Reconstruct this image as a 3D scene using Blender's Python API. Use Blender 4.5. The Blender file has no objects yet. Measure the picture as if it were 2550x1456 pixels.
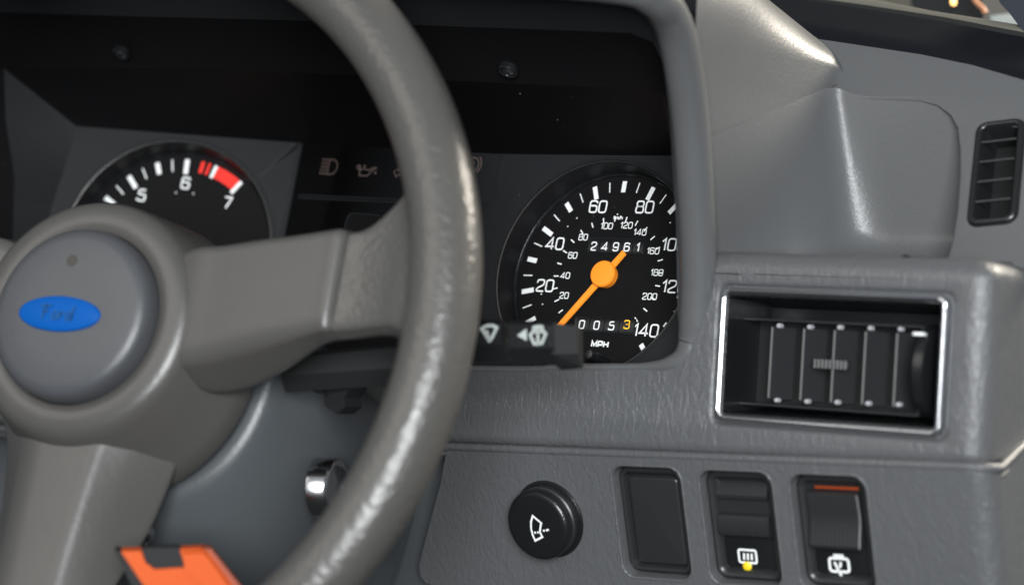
import bpy, bmesh, math, random
from mathutils import Vector, Matrix, geometry
random.seed(4)
S = bpy.context.scene
COL = S.collection

# ------------------------------------------------------------------ camera
CAM = Vector((0.57088, -0.91855, -0.04058))
RT = Vector((0.826073, 0.560291, 0.060637))
DN = Vector((0.034444, 0.057200, -0.997768))
FW = Vector((-0.562510, 0.826318, 0.027953))
FPX = 5636.6                                   # focal length for a 2550 px wide frame
cam = bpy.data.objects.new('camera', bpy.data.cameras.new('camera'))
COL.objects.link(cam)
cam.matrix_world = Matrix(((RT.x, -DN.x, -FW.x, CAM.x), (RT.y, -DN.y, -FW.y, CAM.y),
                           (RT.z, -DN.z, -FW.z, CAM.z), (0, 0, 0, 1)))
cam.data.sensor_width = 36
cam.data.lens = 36 * FPX / 2550
cam.data.clip_start, cam.data.clip_end = 0.05, 50
cam.data.dof.use_dof = True
cam.data.dof.focus_distance = 1.065
cam.data.dof.aperture_fstop = 5.0
S.camera = cam

# ------------------------------------------------------------------ world, lamps, exposure
W = bpy.data.worlds.new('World'); S.world = W; W.use_nodes = True
wn = W.node_tree; bgn = wn.nodes['Background']; bgn.inputs[1].default_value = 1.0
wtc = wn.nodes.new('ShaderNodeTexCoord'); wsx = wn.nodes.new('ShaderNodeSeparateXYZ'); wcr = wn.nodes.new('ShaderNodeValToRGB'); wmr = wn.nodes.new('ShaderNodeMapRange')
wn.links.new(wtc.outputs['Generated'], wsx.inputs[0]); wn.links.new(wsx.outputs['Z'], wmr.inputs['Value'])
wmr.inputs['From Min'].default_value = -1; wn.links.new(wmr.outputs['Result'], wcr.inputs['Fac'])
wcr.color_ramp.elements[0].position = 0.30; wcr.color_ramp.elements[0].color = (.030, .032, .034, 1)
wcr.color_ramp.elements[1].position = 0.68; wcr.color_ramp.elements[1].color = (.25, .265, .28, 1)
wn.links.new(wcr.outputs['Color'], bgn.inputs[0])

def area(name, loc, target, sx, sy, watts, col):
    l = bpy.data.lights.new(name, 'AREA'); l.shape = 'RECTANGLE'; l.size = sx; l.size_y = sy
    l.energy = watts; l.color = col
    o = bpy.data.objects.new(name, l); COL.objects.link(o); o.location = loc
    o.rotation_euler = (Vector(target) - Vector(loc)).to_track_quat('-Z', 'Y').to_euler()
    return o
area('door_opening_light', (1.40, -2.15, 0.22), (0.1, -0.1, -0.02), 0.95, 1.0, 112, (0.96, 0.985, 1.0))
area('windscreen_light', (0.75, 0.95, 0.95), (0.05, -0.1, 0.0), 0.7, 0.4, 50, (1.0, 0.91, 0.77))
area('cabin_light', (-0.4, -1.9, 0.9), (-0.1, -0.2, 0), 1.4, 1.0, 12, (1.0, 0.95, 0.88))

S.render.engine = 'CYCLES'
S.cycles.use_denoising = True
S.cycles.max_bounces = 8
S.view_settings.view_transform = 'Standard'
S.view_settings.look = 'None'
S.view_settings.exposure = -0.15
S.view_settings.gamma = 1.0
S.view_settings.use_curve_mapping = False

# ------------------------------------------------------------------ helpers
def ray(x, y):
    return (FW + RT * ((x - 1275) / FPX) + DN * ((y - 728.1) / FPX)).normalized()
def P(x, y, Y):
    """point of the photograph (2550 px wide) on the vertical plane Y millimetres behind the speedometer"""
    d = ray(x, y); return CAM + d * ((Y / 1000 - CAM.y) / d.y)
def on(x, y, p0, n):
    d = ray(x, y); return CAM + d * (((p0 - CAM).dot(n)) / d.dot(n))

class Fr:
    """local frame: a along ex, b along ey, h out along n (all in mm)"""
    def __init__(s, o, ex, ey, n=None):
        s.o = Vector(o); s.ex = Vector(ex).normalized()
        s.n = Vector(n).normalized() if n is not None else s.ex.cross(Vector(ey)).normalized()
        s.ey = s.n.cross(s.ex).normalized()
    def p(s, a, b, h=0): return s.o + (s.ex * a + s.ey * b + s.n * h) * 0.001
    def px(s, x, y, h=0):
        q = on(x, y, s.o + s.n * h * .001, s.n) - s.o
        return q.dot(s.ex) * 1000, q.dot(s.ey) * 1000

def build(name, verts, faces, mat, parent=None, angle=35, kind=None):
    me = bpy.data.meshes.new(name)
    me.from_pydata([tuple(v) for v in verts], [], faces); me.validate()
    bm = bmesh.new(); bm.from_mesh(me)
    bmesh.ops.remove_doubles(bm, verts=bm.verts, dist=1e-6)
    bmesh.ops.recalc_face_normals(bm, faces=bm.faces)
    bm.to_mesh(me); bm.free()
    me.polygons.foreach_set('use_smooth', [True] * len(me.polygons))
    me.set_sharp_from_angle(angle=math.radians(angle))
    me.materials.append(mat)
    o = bpy.data.objects.new(name, me); COL.objects.link(o)
    if parent is not None:
        o.parent = parent
        root = parent
        while root.parent is not None: root = root.parent
        if root.type == 'EMPTY' and parent is root:
            o.matrix_parent_inverse = Matrix.Translation(-root.location)
    if kind: o['kind'] = kind
    if mat.name == 'clear_lens':
        if sum(p.normal.dot(CAM - p.center) for p in me.polygons) < 0: me.flip_normals()
    return o
def thing(name, label, cat, loc, group=None):
    e = bpy.data.objects.new(name, None); COL.objects.link(e); e.location = loc
    e.empty_display_size = 0.02
    e['label'] = label; e['category'] = cat
    if group: e['group'] = group
    return e
def tag(o, label, cat, group=None):
    o['label'] = label; o['category'] = cat
    if group: o['group'] = group
    return o

class MB:
    def __init__(s): s.v = []; s.f = []
    def add(s, v, f):
        k = len(s.v); s.v += list(v); s.f += [tuple(i + k for i in q) for q in f]; return s
    def build(s, name, mat, parent=None, angle=35, kind=None): return build(name, s.v, s.f, mat, parent, angle, kind)

def loft(loops, closed=True, cap0=False, cap1=False):
    n = len(loops[0]); v = [p for l in loops for p in l]; f = []
    for i in range(len(loops) - 1):
        for j in range(n if closed else n - 1):
            k = (j + 1) % n
            f.append((i * n + j, i * n + k, (i + 1) * n + k, (i + 1) * n + j))
    if cap0: f.append(tuple(range(n))[::-1])
    if cap1: f.append(tuple(range((len(loops) - 1) * n, len(loops) * n)))
    return v, f
def rrect(cx, cy, w, h, r, k=6):
    r = max(0.01, min(r, w / 2 - .01, h / 2 - .01)); out = []
    for sx, sy, a0 in ((1, 1, 0), (-1, 1, 90), (-1, -1, 180), (1, -1, 270)):
        for i in range(k + 1):
            a = math.radians(a0 + 90 * i / k)
            out.append((cx + sx * (w / 2 - r) + r * math.cos(a), cy + sy * (h / 2 - r) + r * math.sin(a)))
    return out
def rloops(fr, cx, cy, w, h, r, prof, k=6):
    """loops of a rounded rectangle for a profile of (inset, height)"""
    return [[fr.p(a, b, hh) for a, b in rrect(cx, cy, w - 2 * i, h - 2 * i, r - i * .8, k)] for i, hh in prof]
def lathe(fr, cx, cy, prof, n=64, sx=1, sy=1, cap0=False, cap1=False, rot=0):
    c, s = math.cos(rot), math.sin(rot); loops = []
    for r, h in prof:
        l = []
        for i in range(n):
            t = 2 * math.pi * i / n; a, b = r * sx * math.cos(t), r * sy * math.sin(t)
            l.append(fr.p(cx + a * c - b * s, cy + a * s + b * c, h))
        loops.append(l)
    return loft(loops, True, cap0, cap1)
def spline(pts, n=8):
    pts = [Vector(p) for p in pts]; out = []
    q = [pts[0] * 2 - pts[1]] + pts + [pts[-1] * 2 - pts[-2]]
    for i in range(1, len(q) - 2):
        a, b, c, d = q[i - 1:i + 3]
        for k in range(n):
            t = k / n
            out.append(.5 * ((2 * b) + (c - a) * t + (2 * a - 5 * b + 4 * c - d) * t * t + (3 * b - a - 3 * c + d) * t ** 3))
    out.append(pts[-1]); return out
def tube(path, r, n=12, caps=True, up=Vector((0, 0, 1))):
    loops = []
    for i, p in enumerate(path):
        t = (path[min(i + 1, len(path) - 1)] - path[max(i - 1, 0)]).normalized()
        u = up if abs(t.dot(up)) < .95 else Vector((0, 1, 0))
        a = t.cross(u).normalized(); b = a.cross(t).normalized()
        rr = r[i] if isinstance(r, (list, tuple)) else r
        loops.append([p + (a * math.cos(2 * math.pi * k / n) + b * math.sin(2 * math.pi * k / n)) * rr for k in range(n)])
    return loft(loops, True, caps, caps)
def round3(pts, radii, k=5):
    """3-D polyline with rounded corners, always the same number of points"""
    out = [pts[0]]
    for i in range(1, len(pts) - 1):
        p, a, b = pts[i], pts[i - 1], pts[i + 1]
        r = radii[i]
        if r <= 0: out += [p] * (k + 1); continue
        ra = min(r, (a - p).length * .48); rb = min(r, (b - p).length * .48)
        s, e = p + (a - p).normalized() * ra, p + (b - p).normalized() * rb
        for j in range(k + 1):
            t = j / k; out.append(s * (1 - t) ** 2 + p * 2 * t * (1 - t) + e * t * t)
    out.append(pts[-1]); return out
def plate(fr, outer, holes=(), h=0):
    loops = [[Vector((a, b, 0)) for a, b in outer]] + [[Vector((a, b, 0)) for a, b in q] for q in holes]
    tri = geometry.tessellate_polygon(loops)
    v = [fr.p(p.x, p.y, h) for l in loops for p in l]
    return v, [tuple(t) for t in tri]
def box(fr, a0, a1, b0, b1, h0, h1, bev=0.0):
    if bev <= 0:
        v = [fr.p(a, b, h) for h in (h0, h1) for a, b in ((a0, b0), (a1, b0), (a1, b1), (a0, b1))]
        return v, [(0, 3, 2, 1), (4, 5, 6, 7), (0, 1, 5, 4), (1, 2, 6, 5), (2, 3, 7, 6), (3, 0, 4, 7)]
    w, hh = a1 - a0, b1 - b0; cx, cy = (a0 + a1) / 2, (b0 + b1) / 2
    prof = [(0, h0), (0, h1 - bev), (bev * .3, h1 - bev * .3), (bev, h1)]
    return loft(rloops(fr, cx, cy, w, hh, bev * 1.5, prof, 3), True, True, True)

# strokes: flat printed lines ---------------------------------------------
def rp(pts, r=0, closed=False, k=4):
    if r <= 0: return list(pts)
    out = []; n = len(pts)
    for i in range(n):
        if not closed and i in (0, n - 1): out.append(pts[i]); continue
        p, a, b = Vector(pts[i]), Vector(pts[i - 1]), Vector(pts[(i + 1) % n])
        ra = min(r, (a - p).length * .5); rb = min(r, (b - p).length * .5)
        s, e = p + (a - p).normalized() * ra, p + (b - p).normalized() * rb
        for j in range(k + 1):
            t = j / k; q = s * (1 - t) ** 2 + p * 2 * t * (1 - t) + e * t * t; out.append((q.x, q.y))
    return out
def stroke(pts, w, closed=False):
    q = [Vector(p) for p in pts]
    c = [q[0]]
    for p in q[1:]:
        if (p - c[-1]).length > 1e-5: c.append(p)
    if closed and (c[0] - c[-1]).length < 1e-5: c.pop()
    n = len(c); v = []
    for i in range(n):
        a = c[i - 1] if (closed or i > 0) else c[i] * 2 - c[i + 1]
        b = c[(i + 1) % n] if (closed or i < n - 1) else c[i] * 2 - c[i - 1]
        d1, d2 = (c[i] - a).normalized(), (b - c[i]).normalized()
        n1, n2 = Vector((-d1.y, d1.x)), Vector((-d2.y, d2.x)); m = n1 + n2
        m = m.normalized() if m.length > 1e-4 else n1
        s = w / 2 / max(.45, m.dot(n1))
        v += [c[i] + m * s, c[i] - m * s]
    f = [(2 * i, 2 * i + 1, 2 * ((i + 1) % n) + 1, 2 * ((i + 1) % n)) for i in range(n if closed else n - 1)]
    return [(p.x, p.y) for p in v], f
G = {  # squarish dial lettering, height 1
 '0': (.70, [([(0, 0), (.7, 0), (.7, 1), (0, 1)], .24, True)]),
 '1': (.34, [([(.0, .74), (.28, 1), (.28, 0)], 0, False)]),
 '2': (.70, [([(.0, .72), (.0, 1), (.68, 1), (.68, .56), (.02, .26), (.0, 0), (.72, 0)], .22, False)]),
 '3': (.70, [([(.0, .8), (.0, 1), (.68, 1), (.68, .53), (.18, .53)], .22, False), ([(.18, .53), (.7, .53), (.7, 0), (0, 0), (0, .22)], .22, False)]),
 '4': (.78, [([(.58, 0), (.58, 1), (.0, .25), (.80, .25)], 0, False)]),
 '5': (.70, [([(.66, 1), (.07, 1), (.03, .56), (.7, .6), (.7, 0), (0, 0), (0, .2)], .2, False)]),
 '6': (.70, [([(.66, .8), (.66, 1), (0, 1), (0, 0), (.7, 0), (.7, .58), (0, .58)], .22, False)]),
 '7': (.66, [([(0, 1), (.66, 1), (.22, 0)], .05, False)]),
 '8': (.70, [([(.03, .54), (.67, .54), (.67, 1), (.03, 1)], .2, True), ([(0, 0), (.7, 0), (.7, .54), (0, .54)], .2, True)]),
 '9': (.70, [([(.04, .2), (.04, 0), (.7, 0), (.7, 1), (0, 1), (0, .42), (.7, .42)], .22, False)]),
 'M': (1.0, [([(0, 0), (0, 1), (.5, .2), (1, 1), (1, 0)], 0, False)]),
 'P': (.85, [([(0, 0), (0, 1), (.85, 1), (.85, .36), (0, .36)], .18, False)]),
 'H': (.9, [([(0, 0), (0, 1)], 0, False), ([(.9, 0), (.9, 1)], 0, False), ([(0, .5), (.9, .5)], 0, False)]),
 'k': (.5, [([(0, 0), (0, 1)], 0, False), ([(.5, .62), (.05, .3), (.52, 0)], 0, False)]),
 'm': (.8, [([(0, 0), (0, .62), (.8, .62), (.8, 0)], .16, False), ([(.4, 0), (.4, .6)], 0, False)]),
 'h': (.5, [([(0, 0), (0, 1)], 0, False), ([(0, .6), (.5, .6), (.5, 0)], .18, False)]),
 '/': (.4, [([(0, -.1), (.4, 1.05)], 0, False)]),
 'F': (.8, [([(.12, 0), (.22, .55), (.35, .95), (.8, .98)], .2, False), ([(.05, .5), (.6, .55)], 0, False), ([(-.1, .8), (.1, 1.0), (.5, .9)], .1, False)]),
 'o': (.42, [([(0, 0), (.4, 0), (.44, .5), (.05, .5)], .18, True)]),
 'r': (.36, [([(.0, 0), (.06, .5)], 0, False), ([(.04, .36), (.2, .5), (.38, .46)], .08, False)]),
 'd': (.5, [([(0, 0), (.4, 0), (.44, .5), (.05, .5)], .18, True), ([(.56, 1), (.42, 0), (.56, .02)], .05, False)]),
}
def textpaths(s, height, gap=.22):
    x = 0; out = []
    for ch in s:
        wd, paths = G[ch]
        for pts, r, cl in paths:
            out.append(([((x + a) * height, b * height) for a, b in rp(pts, r, cl)], cl))
        x += wd + gap
    tot = (x - gap) * height
    return [([(a - tot / 2, b - height / 2) for a, b in p], c) for p, c in out]
def printed(name, fr, paths, w, mat, parent, cx=0, cy=0, h=0.15, sc=1, skew=0):
    mb = MB()
    for p, c in paths:
        v, f = stroke([(a * sc, b * sc) for a, b in p], w, c)
        mb.add([fr.p(cx + a + skew * b, cy + b, h) for a, b in v], f)
    return mb.build(name, mat, parent, 80)
def flat(name, fr, polys, mat, parent, h=.15):
    mb = MB()
    for q in polys: mb.add([fr.p(a, b, h) for a, b in q], [tuple(range(len(q)))])
    return mb.build(name, mat, parent, 80)

# ------------------------------------------------------------------ materials
def mat(name, col, rough=.5, spec=.5, metal=0, grain=None, var=0.0, emit=None, coat=0):
    m = bpy.data.materials.new(name); m.use_nodes = True
    nt = m.node_tree; b = nt.nodes['Principled BSDF']
    b.inputs['Base Color'].default_value = (*col, 1); b.inputs['Roughness'].default_value = rough
    b.inputs['Specular IOR Level'].default_value = spec; b.inputs['Metallic'].default_value = metal
    b.inputs['Coat Weight'].default_value = coat
    if emit: b.inputs['Emission Color'].default_value = (*emit[0], 1); b.inputs['Emission Strength'].default_value = emit[1]
    tc = nt.nodes.new('ShaderNodeTexCoord')
    if grain:
        prev = None
        for kind, scale, strength in grain:
            mp = nt.nodes.new('ShaderNodeMapping'); nt.links.new(tc.outputs['Object'], mp.inputs['Vector'])
            mp.inputs['Scale'].default_value = scale
            if kind == 'voronoi':
                t = nt.nodes.new('ShaderNodeTexVoronoi'); t.feature = 'SMOOTH_F1'; t.inputs['Scale'].default_value = 1; out = t.outputs['Distance']
            else:
                t = nt.nodes.new('ShaderNodeTexNoise'); t.inputs['Scale'].default_value = 1; t.inputs['Detail'].default_value = 4
                t.inputs['Distortion'].default_value = 1.4; out = t.outputs['Fac']
            nt.links.new(mp.outputs['Vector'], t.inputs['Vector'])
            bp = nt.nodes.new('ShaderNodeBump'); bp.inputs['Strength'].default_value = strength; bp.inputs['Distance'].default_value = .0006
            nt.links.new(out, bp.inputs['Height'])
            if prev: nt.links.new(prev.outputs['Normal'], bp.inputs['Normal'])
            prev = bp
        nt.links.new(prev.outputs['Normal'], b.inputs['Normal'])
    if var > 0:
        t = nt.nodes.new('ShaderNodeTexNoise'); t.inputs['Scale'].default_value = 45; t.inputs['Detail'].default_value = 6
        nt.links.new(tc.outputs['Object'], t.inputs['Vector'])
        mr = nt.nodes.new('ShaderNodeMapRange'); nt.links.new(t.outputs['Fac'], mr.inputs['Value'])
        mr.inputs['To Min'].default_value = rough - var; mr.inputs['To Max'].default_value = rough + var
        nt.links.new(mr.outputs['Result'], b.inputs['Roughness'])
    return m
M = {}
M['dash'] = mat('dash_grained_vinyl', (.088, .091, .095), .34, .5, grain=[('noise', (240, 240, 90), .9), ('noise', (700, 700, 500), .5)], var=.05)
M['pod'] = mat('pod_leather_vinyl', (.090, .093, .096), .35, .5, grain=[('noise', (600, 600, 600), .16), ('noise', (260, 260, 260), .18)], var=.05)
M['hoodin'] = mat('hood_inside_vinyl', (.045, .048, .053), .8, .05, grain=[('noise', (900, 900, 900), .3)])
M['rim'] = mat('wheel_rim_polyurethane', (.068, .066, .062), .31, .5, grain=[('noise', (170, 170, 170), .7), ('voronoi', (420, 420, 420), .35)], var=.08)
M['spoke'] = mat('wheel_spoke_vinyl', (.062, .060, .057), .34, .5, grain=[('noise', (300, 300, 300), .16), ('noise', (1100, 1100, 1100), .10)], var=.06)
M['pad'] = mat('horn_pad_plastic', (.056, .059, .065), .38, .5, grain=[('noise', (600, 600, 600), .25)], var=.05)
M['shroud'] = mat('column_shroud_plastic', (.066, .073, .079), .36, .5, grain=[('noise', (700, 700, 700), .25)], var=.05)
M['black'] = mat('satin_black_plastic', (.009, .010, .011), .26, .5, grain=[('noise', (900, 900, 900), .15)], var=.06)
M['deep'] = mat('matt_black_plastic', (.008, .0085, .009), .65, .3)
M['housing'] = mat('cluster_housing_plastic', (.0045, .0045, .005), .55, .15)
M['panel'] = mat('cluster_panel_plastic', (.0125, .0135, .0155), .6, .2, grain=[('noise', (1800, 1800, 1800), .25)])
M['facia'] = mat('dial_face_black', (.0045, .0045, .005), .8, .15)
M['well'] = mat('dial_wall_black', (.007, .007, .008), .5, .35)
M['white'] = mat('white_print', (.80, .82, .82), .6, .2)
M['amberprint'] = mat('yellow_print', (.85, .50, .04), .6, .2)
M['red'] = mat('red_print', (.80, .035, .025), .6, .2)
M['needle'] = mat('orange_needle_plastic', (1.0, .30, .02), .45, .4)
M['dimprint'] = mat('unlit_telltale_print', (.12, .088, .08), .6, .2)
M['chrome'] = mat('bright_chrome', (.66, .68, .71), .27, .5, metal=1)
M['lockmetal'] = mat('lock_metal', (.50, .51, .52), .20, .5, metal=1)
M['plug'] = mat('pad_plug_plastic', (.050, .047, .041), .6, .3)
M['bezel'] = mat('switch_bezel_plastic', (.020, .0215, .023), .30, .5, grain=[('noise', (900, 900, 900), .1)], var=.05)
M['dust'] = mat('dust_specks', (.16, .16, .155), .9, .1)
M['steel'] = mat('zinc_screw', (.62, .62, .64), .28, .5, metal=1)
M['vane'] = mat('vent_vane_plastic', (.020, .021, .023), .36, .5)
M['vaneedge'] = mat('vent_vane_edge', (.14, .14, .14), .45, .5)
M['pivot'] = mat('vent_pivot_plastic', (.34, .35, .37), .4, .5)
M['blue'] = mat('badge_blue_enamel', (.001, .070, .30), .5, .12)
M['bluedark'] = mat('badge_faded_script', (.008, .065, .19), .5, .2)
M['symwhite'] = mat('worn_white_symbol', (.40, .44, .42), .6, .3)
M['orange'] = mat('orange_case_plastic', (.52, .072, .003), .55, .25, grain=[('noise', (700, 700, 700), .12)])
M['yellow'] = mat('yellow_indicator', (.85, .62, .02), .35, .5)
M['brickred'] = mat('orange_red_flag', (.24, .035, .005), .5, .4)
M['seal'] = mat('windscreen_black_panel', (.0065, .0075, .010), .8, .06, grain=[('noise', (500, 500, 500), .25)], var=.05)
M['olive'] = mat('olive_grey_trim', (.12, .115, .095), .45, .5)
M['pillar'] = mat('pillar_dark_vinyl', (.012, .016, .026), .6, .4)
M['pale'] = mat('pale_panel', (.42, .46, .44), .6, .3)
M['copper'] = mat('copper_hose', (.55, .25, .13), .4, .5)
M['bulb'] = mat('warm_lamp', (.9, .5, .2), .5, .5, emit=((1.0, .50, .15), 4))
M['dark'] = mat('footwell_dark', (.010, .012, .014), .7, .3)
g = bpy.data.materials.new('clear_lens'); g.use_nodes = True; nt = g.node_tree
for n in list(nt.nodes):
    if n.type == 'BSDF_PRINCIPLED': nt.nodes.remove(n)
tr = nt.nodes.new('ShaderNodeBsdfTransparent'); gl = nt.nodes.new('ShaderNodeBsdfGlossy'); mx = nt.nodes.new('ShaderNodeMixShader'); fr_ = nt.nodes.new('ShaderNodeFresnel')
gl.inputs['Roughness'].default_value = .02; fr_.inputs['IOR'].default_value = 1.14
tr.inputs['Color'].default_value = (.99, .99, .99, 1)
nt.links.new(fr_.outputs[0], mx.inputs[0]); nt.links.new(tr.outputs[0], mx.inputs[1]); nt.links.new(gl.outputs[0], mx.inputs[2])
nt.links.new(mx.outputs[0], nt.nodes['Material Output'].inputs['Surface'])
M['lens'] = g

# ================================================================== DASHBOARD
X_, Y_, Z_ = Vector((1, 0, 0)), Vector((0, 1, 0)), Vector((0, 0, 1))
FY = -50.0                                   # front plane of the fascia
FP = Fr((0, FY / 1000, 0), X_, Z_, -Y_)      # a = X mm, b = Z mm, h toward the driver
dash = thing('dashboard', 'grey grained vinyl dashboard with instrument hood, vent housing and switch panel', 'dashboard', P(1700, 1050, FY))

def z_on(x, y): return FP.px(x, y)
XA = FP.px(2402, 900)[0]                     # where the end corner begins
RA = 11.0
zl = lambda x: FP.px(x, 1078 + (x - 1130) * .0402)
# --- front plate with the vent opening
vTL, vTR, vBR, vBL = [FP.px(*q) for q in ((1800, 715), (2365, 735), (2350, 1075), (1778, 1060))]
VCX = (vTL[0] + vTR[0] + vBR[0] + vBL[0]) / 4; VCY = (vTL[1] + vTR[1] + vBR[1] + vBL[1]) / 4
VW = (vTR[0] + vBR[0] - vTL[0] - vBL[0]) / 2; VH = (vTL[1] + vTR[1] - vBL[1] - vBR[1]) / 2
ztop = FP.px(2100, 690)[1]
xl = FP.px(-900, 1000)[0]; xm = FP.px(1728, 900)[0]
b0 = FP.px(620, 950)[1]
outer = [zl(-900), zl(1130), zl(1700), (XA, zl(2402)[1]), (XA, ztop), FP.px(1720, 680), FP.px(1720, 800), FP.px(1716, 850), FP.px(1700, 884), FP.px(1666, 906), FP.px(1610, 914), FP.px(1000, 914), (xl, FP.px(-900, 860)[1])]
vhole = rrect(VCX, VCY, VW + 6, VH + 6, 5.5)
v, f = plate(FP, outer, [vhole])
mb = MB().add(v, f)
prof = [(0, 0), (.4, -.1), (1.1, -.6), (1.8, -1.7), (2.2, -2.8), (3.4, -3.0), (3.4, -12)]
mb.add(*loft(rloops(FP, VCX, VCY, VW + 6, VH + 6, 5.5, prof)))
# roll under the lower edge
def roll_under(fr_pts, r, into, down):
    pass
low = [zl(-900), zl(1130), zl(1700), zl(2402)]
lo = []
for k in range(7):
    t = math.pi / 2 * k / 6
    lo.append([FP.p(a, b - 5 * math.sin(t), -5 * (1 - math.cos(t))) for a, b in low])
lo.append([FP.p(a, b - 5, -16) for a, b in low])
mb.add(*loft(lo, False))
mb.build('fascia', M['dash'], dash, 30)

# --- rounded top of the vent housing, end corner and end face: one profile swept along the plan outline
def planpath(x0, xa, r, yend, y0=FY, k=10):
    out = [(Vector((x0, y0)), Vector((0, -1)))]
    for i in range(k + 1):
        a = math.pi / 2 * i / k
        out.append((Vector((xa + r * math.sin(a), y0 + r * (1 - math.cos(a)))), Vector((math.sin(a), -math.cos(a)))))
    out.append((Vector((xa + r, yend)), Vector((1, 0))))
    return out
def sweep_plan(path, prof):
    loops = []
    for inset, z in prof:
        loops.append([Vector((p.x - m.x * inset, p.y - m.y * inset, z)) * .001 for p, m in path])
    return loft(loops, False)
zb = zl(2402)[1]
prof = [(0, zb), (0, ztop), (0, ztop + .4)]
rise = 13.0; back = 46.0
for k in range(1, 9):
    t = k / 8 * math.radians(66); prof.append((9 * (1 - math.cos(t)), ztop + .4 + 9 * math.sin(t)))
i0, z0 = prof[-1]
gtop = FP.px(2100, 690)[1]
# the ledge rises gently towards the pocket
zled = P(2100, 641, FY + back)[2] * 1000
prof += [(i0 + 5, z0 + 1.2), (back - 4, zled - 1.0), (back - 1.5, zled), (back, zled - .3), (back + 2, zled - 2.5), (back + 2.5, zled - 9)]
xw = FP.px(1748, 700)[0]
mb = MB().add(*sweep_plan(planpath(XA, XA, RA, 160), [p for p in prof if p[1] <= ztop + .01]))
mb.add(*sweep_plan([q for q in planpath(xw, XA, RA, 160)], prof[1:]))
roll = [(5 * (1 - math.cos(math.pi / 2 * k / 6)), zb - 5 * math.sin(math.pi / 2 * k / 6)) for k in range(7)] + [(16, zb - 5)]
mb.add(*sweep_plan(planpath(XA, XA, RA, 160), roll))
mb.build('vent_housing', M['dash'], dash, 40)

# --- bead under the fascia, running round the end
bead = [P(-900, 1031, FY + 1), P(1130, 1112, FY + 1), P(1800, 1138.5, FY + 1), P(2402, 1161, FY + 1)]
pe = P(2402, 1161, FY + 1)
for k in range(1, 9):
    a = math.pi / 2 * k / 8
    bead.append(pe + Vector((RA * math.sin(a), RA * (1 - math.cos(a)), 0.0)) * .001)
bead += [bead[-1] + Vector((-.0016, .03, .010)), bead[-1] + Vector((-.0018, .16, .05))]
build('trim_bead', *tube(bead, .0021, 10), M['dash'], dash, 60)
bead2 = [q + Vector((0, .0012, -.0032)) for q in bead]
build('trim_bead', *tube(bead2, .0011, 8), M['dash'], dash, 60)

# --- lower switch panel, leaning back towards its foot
TL = math.radians(16)
lo_, lr_ = P(1130, 1127, FY), P(2402, 1176, FY)
dnv = Vector((0, math.sin(TL), -math.cos(TL)))
LPF = Fr(lo_, lr_ - lo_, -dnv, (lr_ - lo_).cross(-dnv))
plen = (lr_ - lo_).length * 1000
wells = []
for q in (((1524, 1157), (1706, 1157), (1722, 1443), (1541, 1443)), ((1742, 1166), (1932, 1166), (1948, 1462), (1758, 1462)), ((1968, 1177), (2164, 1177), (2181, 1478), (1984, 1478))):
    c = [LPF.px(*t) for t in q]
    a0 = (c[0][0] + c[3][0]) / 2; a1 = (c[1][0] + c[2][0]) / 2; bt = (c[0][1] + c[1][1]) / 2; bb = (c[2][1] + c[3][1]) / 2
    wells.append(((a0 + a1) / 2, (bt + bb) / 2, a1 - a0, bt - bb))
mw = sum(w[2] for w in wells) / 3; mh = sum(w[3] for w in wells) / 3
wells = [(cx, cy, mw, mh) for cx, cy, _, _ in wells]
holes = [rrect(cx, cy, w, h, 7) for cx, cy, w, h in wells]
lft = [LPF.px(1112, 1122), LPF.px(1098, 1200), LPF.px(1066, 1320), LPF.px(1044, 1405), LPF.px(1046, 1432), LPF.px(1062, 1452), LPF.px(1100, 1462)]
bot = lft[-1][1]
outer = [(plen, 1.0)] + [(lft[0][0], 1.0)] + lft[1:] + [(LPF.px(1500, 1470)[0], bot - 3), (LPF.px(1760, 1470)[0], min(bot - 3, wells[1][1] - mh / 2 - 4)), (plen, wells[2][1] - mh / 2 - 12)]
mb = MB().add(*plate(LPF, outer, holes))
# thickness at the left and bottom edge
edge = outer[1:]
eo = [[LPF.p(a, b, 0) for a, b in edge], [LPF.p(a - .4, b - .3, -.8) for a, b in edge], [LPF.p(a - .8, b - .5, -2.5) for a, b in edge], [LPF.p(a - .8, b - .5, -25) for a, b in edge]]
mb.add(*loft(eo, False))
for (cx, cy, w, h) in wells:
    mb.add(*loft(rloops(LPF, cx, cy, w, h, 7, [(0, 0), (.15, .35), (.6, .55), (1.05, .3), (1.3, -.4), (1.6, -6), (1.8, -12)])))
# end corner of the lower panel
path = []
for i in range(11):
    a = math.pi / 2 * i / 10; path.append((plen + RA * math.sin(a), -RA * (1 - math.cos(a))))
path.append((plen + RA, -200))
mb.add(*loft([[LPF.p(a, 1.0, h) for a, h in path], [LPF.p(a, -30, h) for a, h in path], [LPF.p(a, -95, h) for a, h in path]], False))
mb.build('switch_panel', M['dash'], dash, 32)

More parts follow.
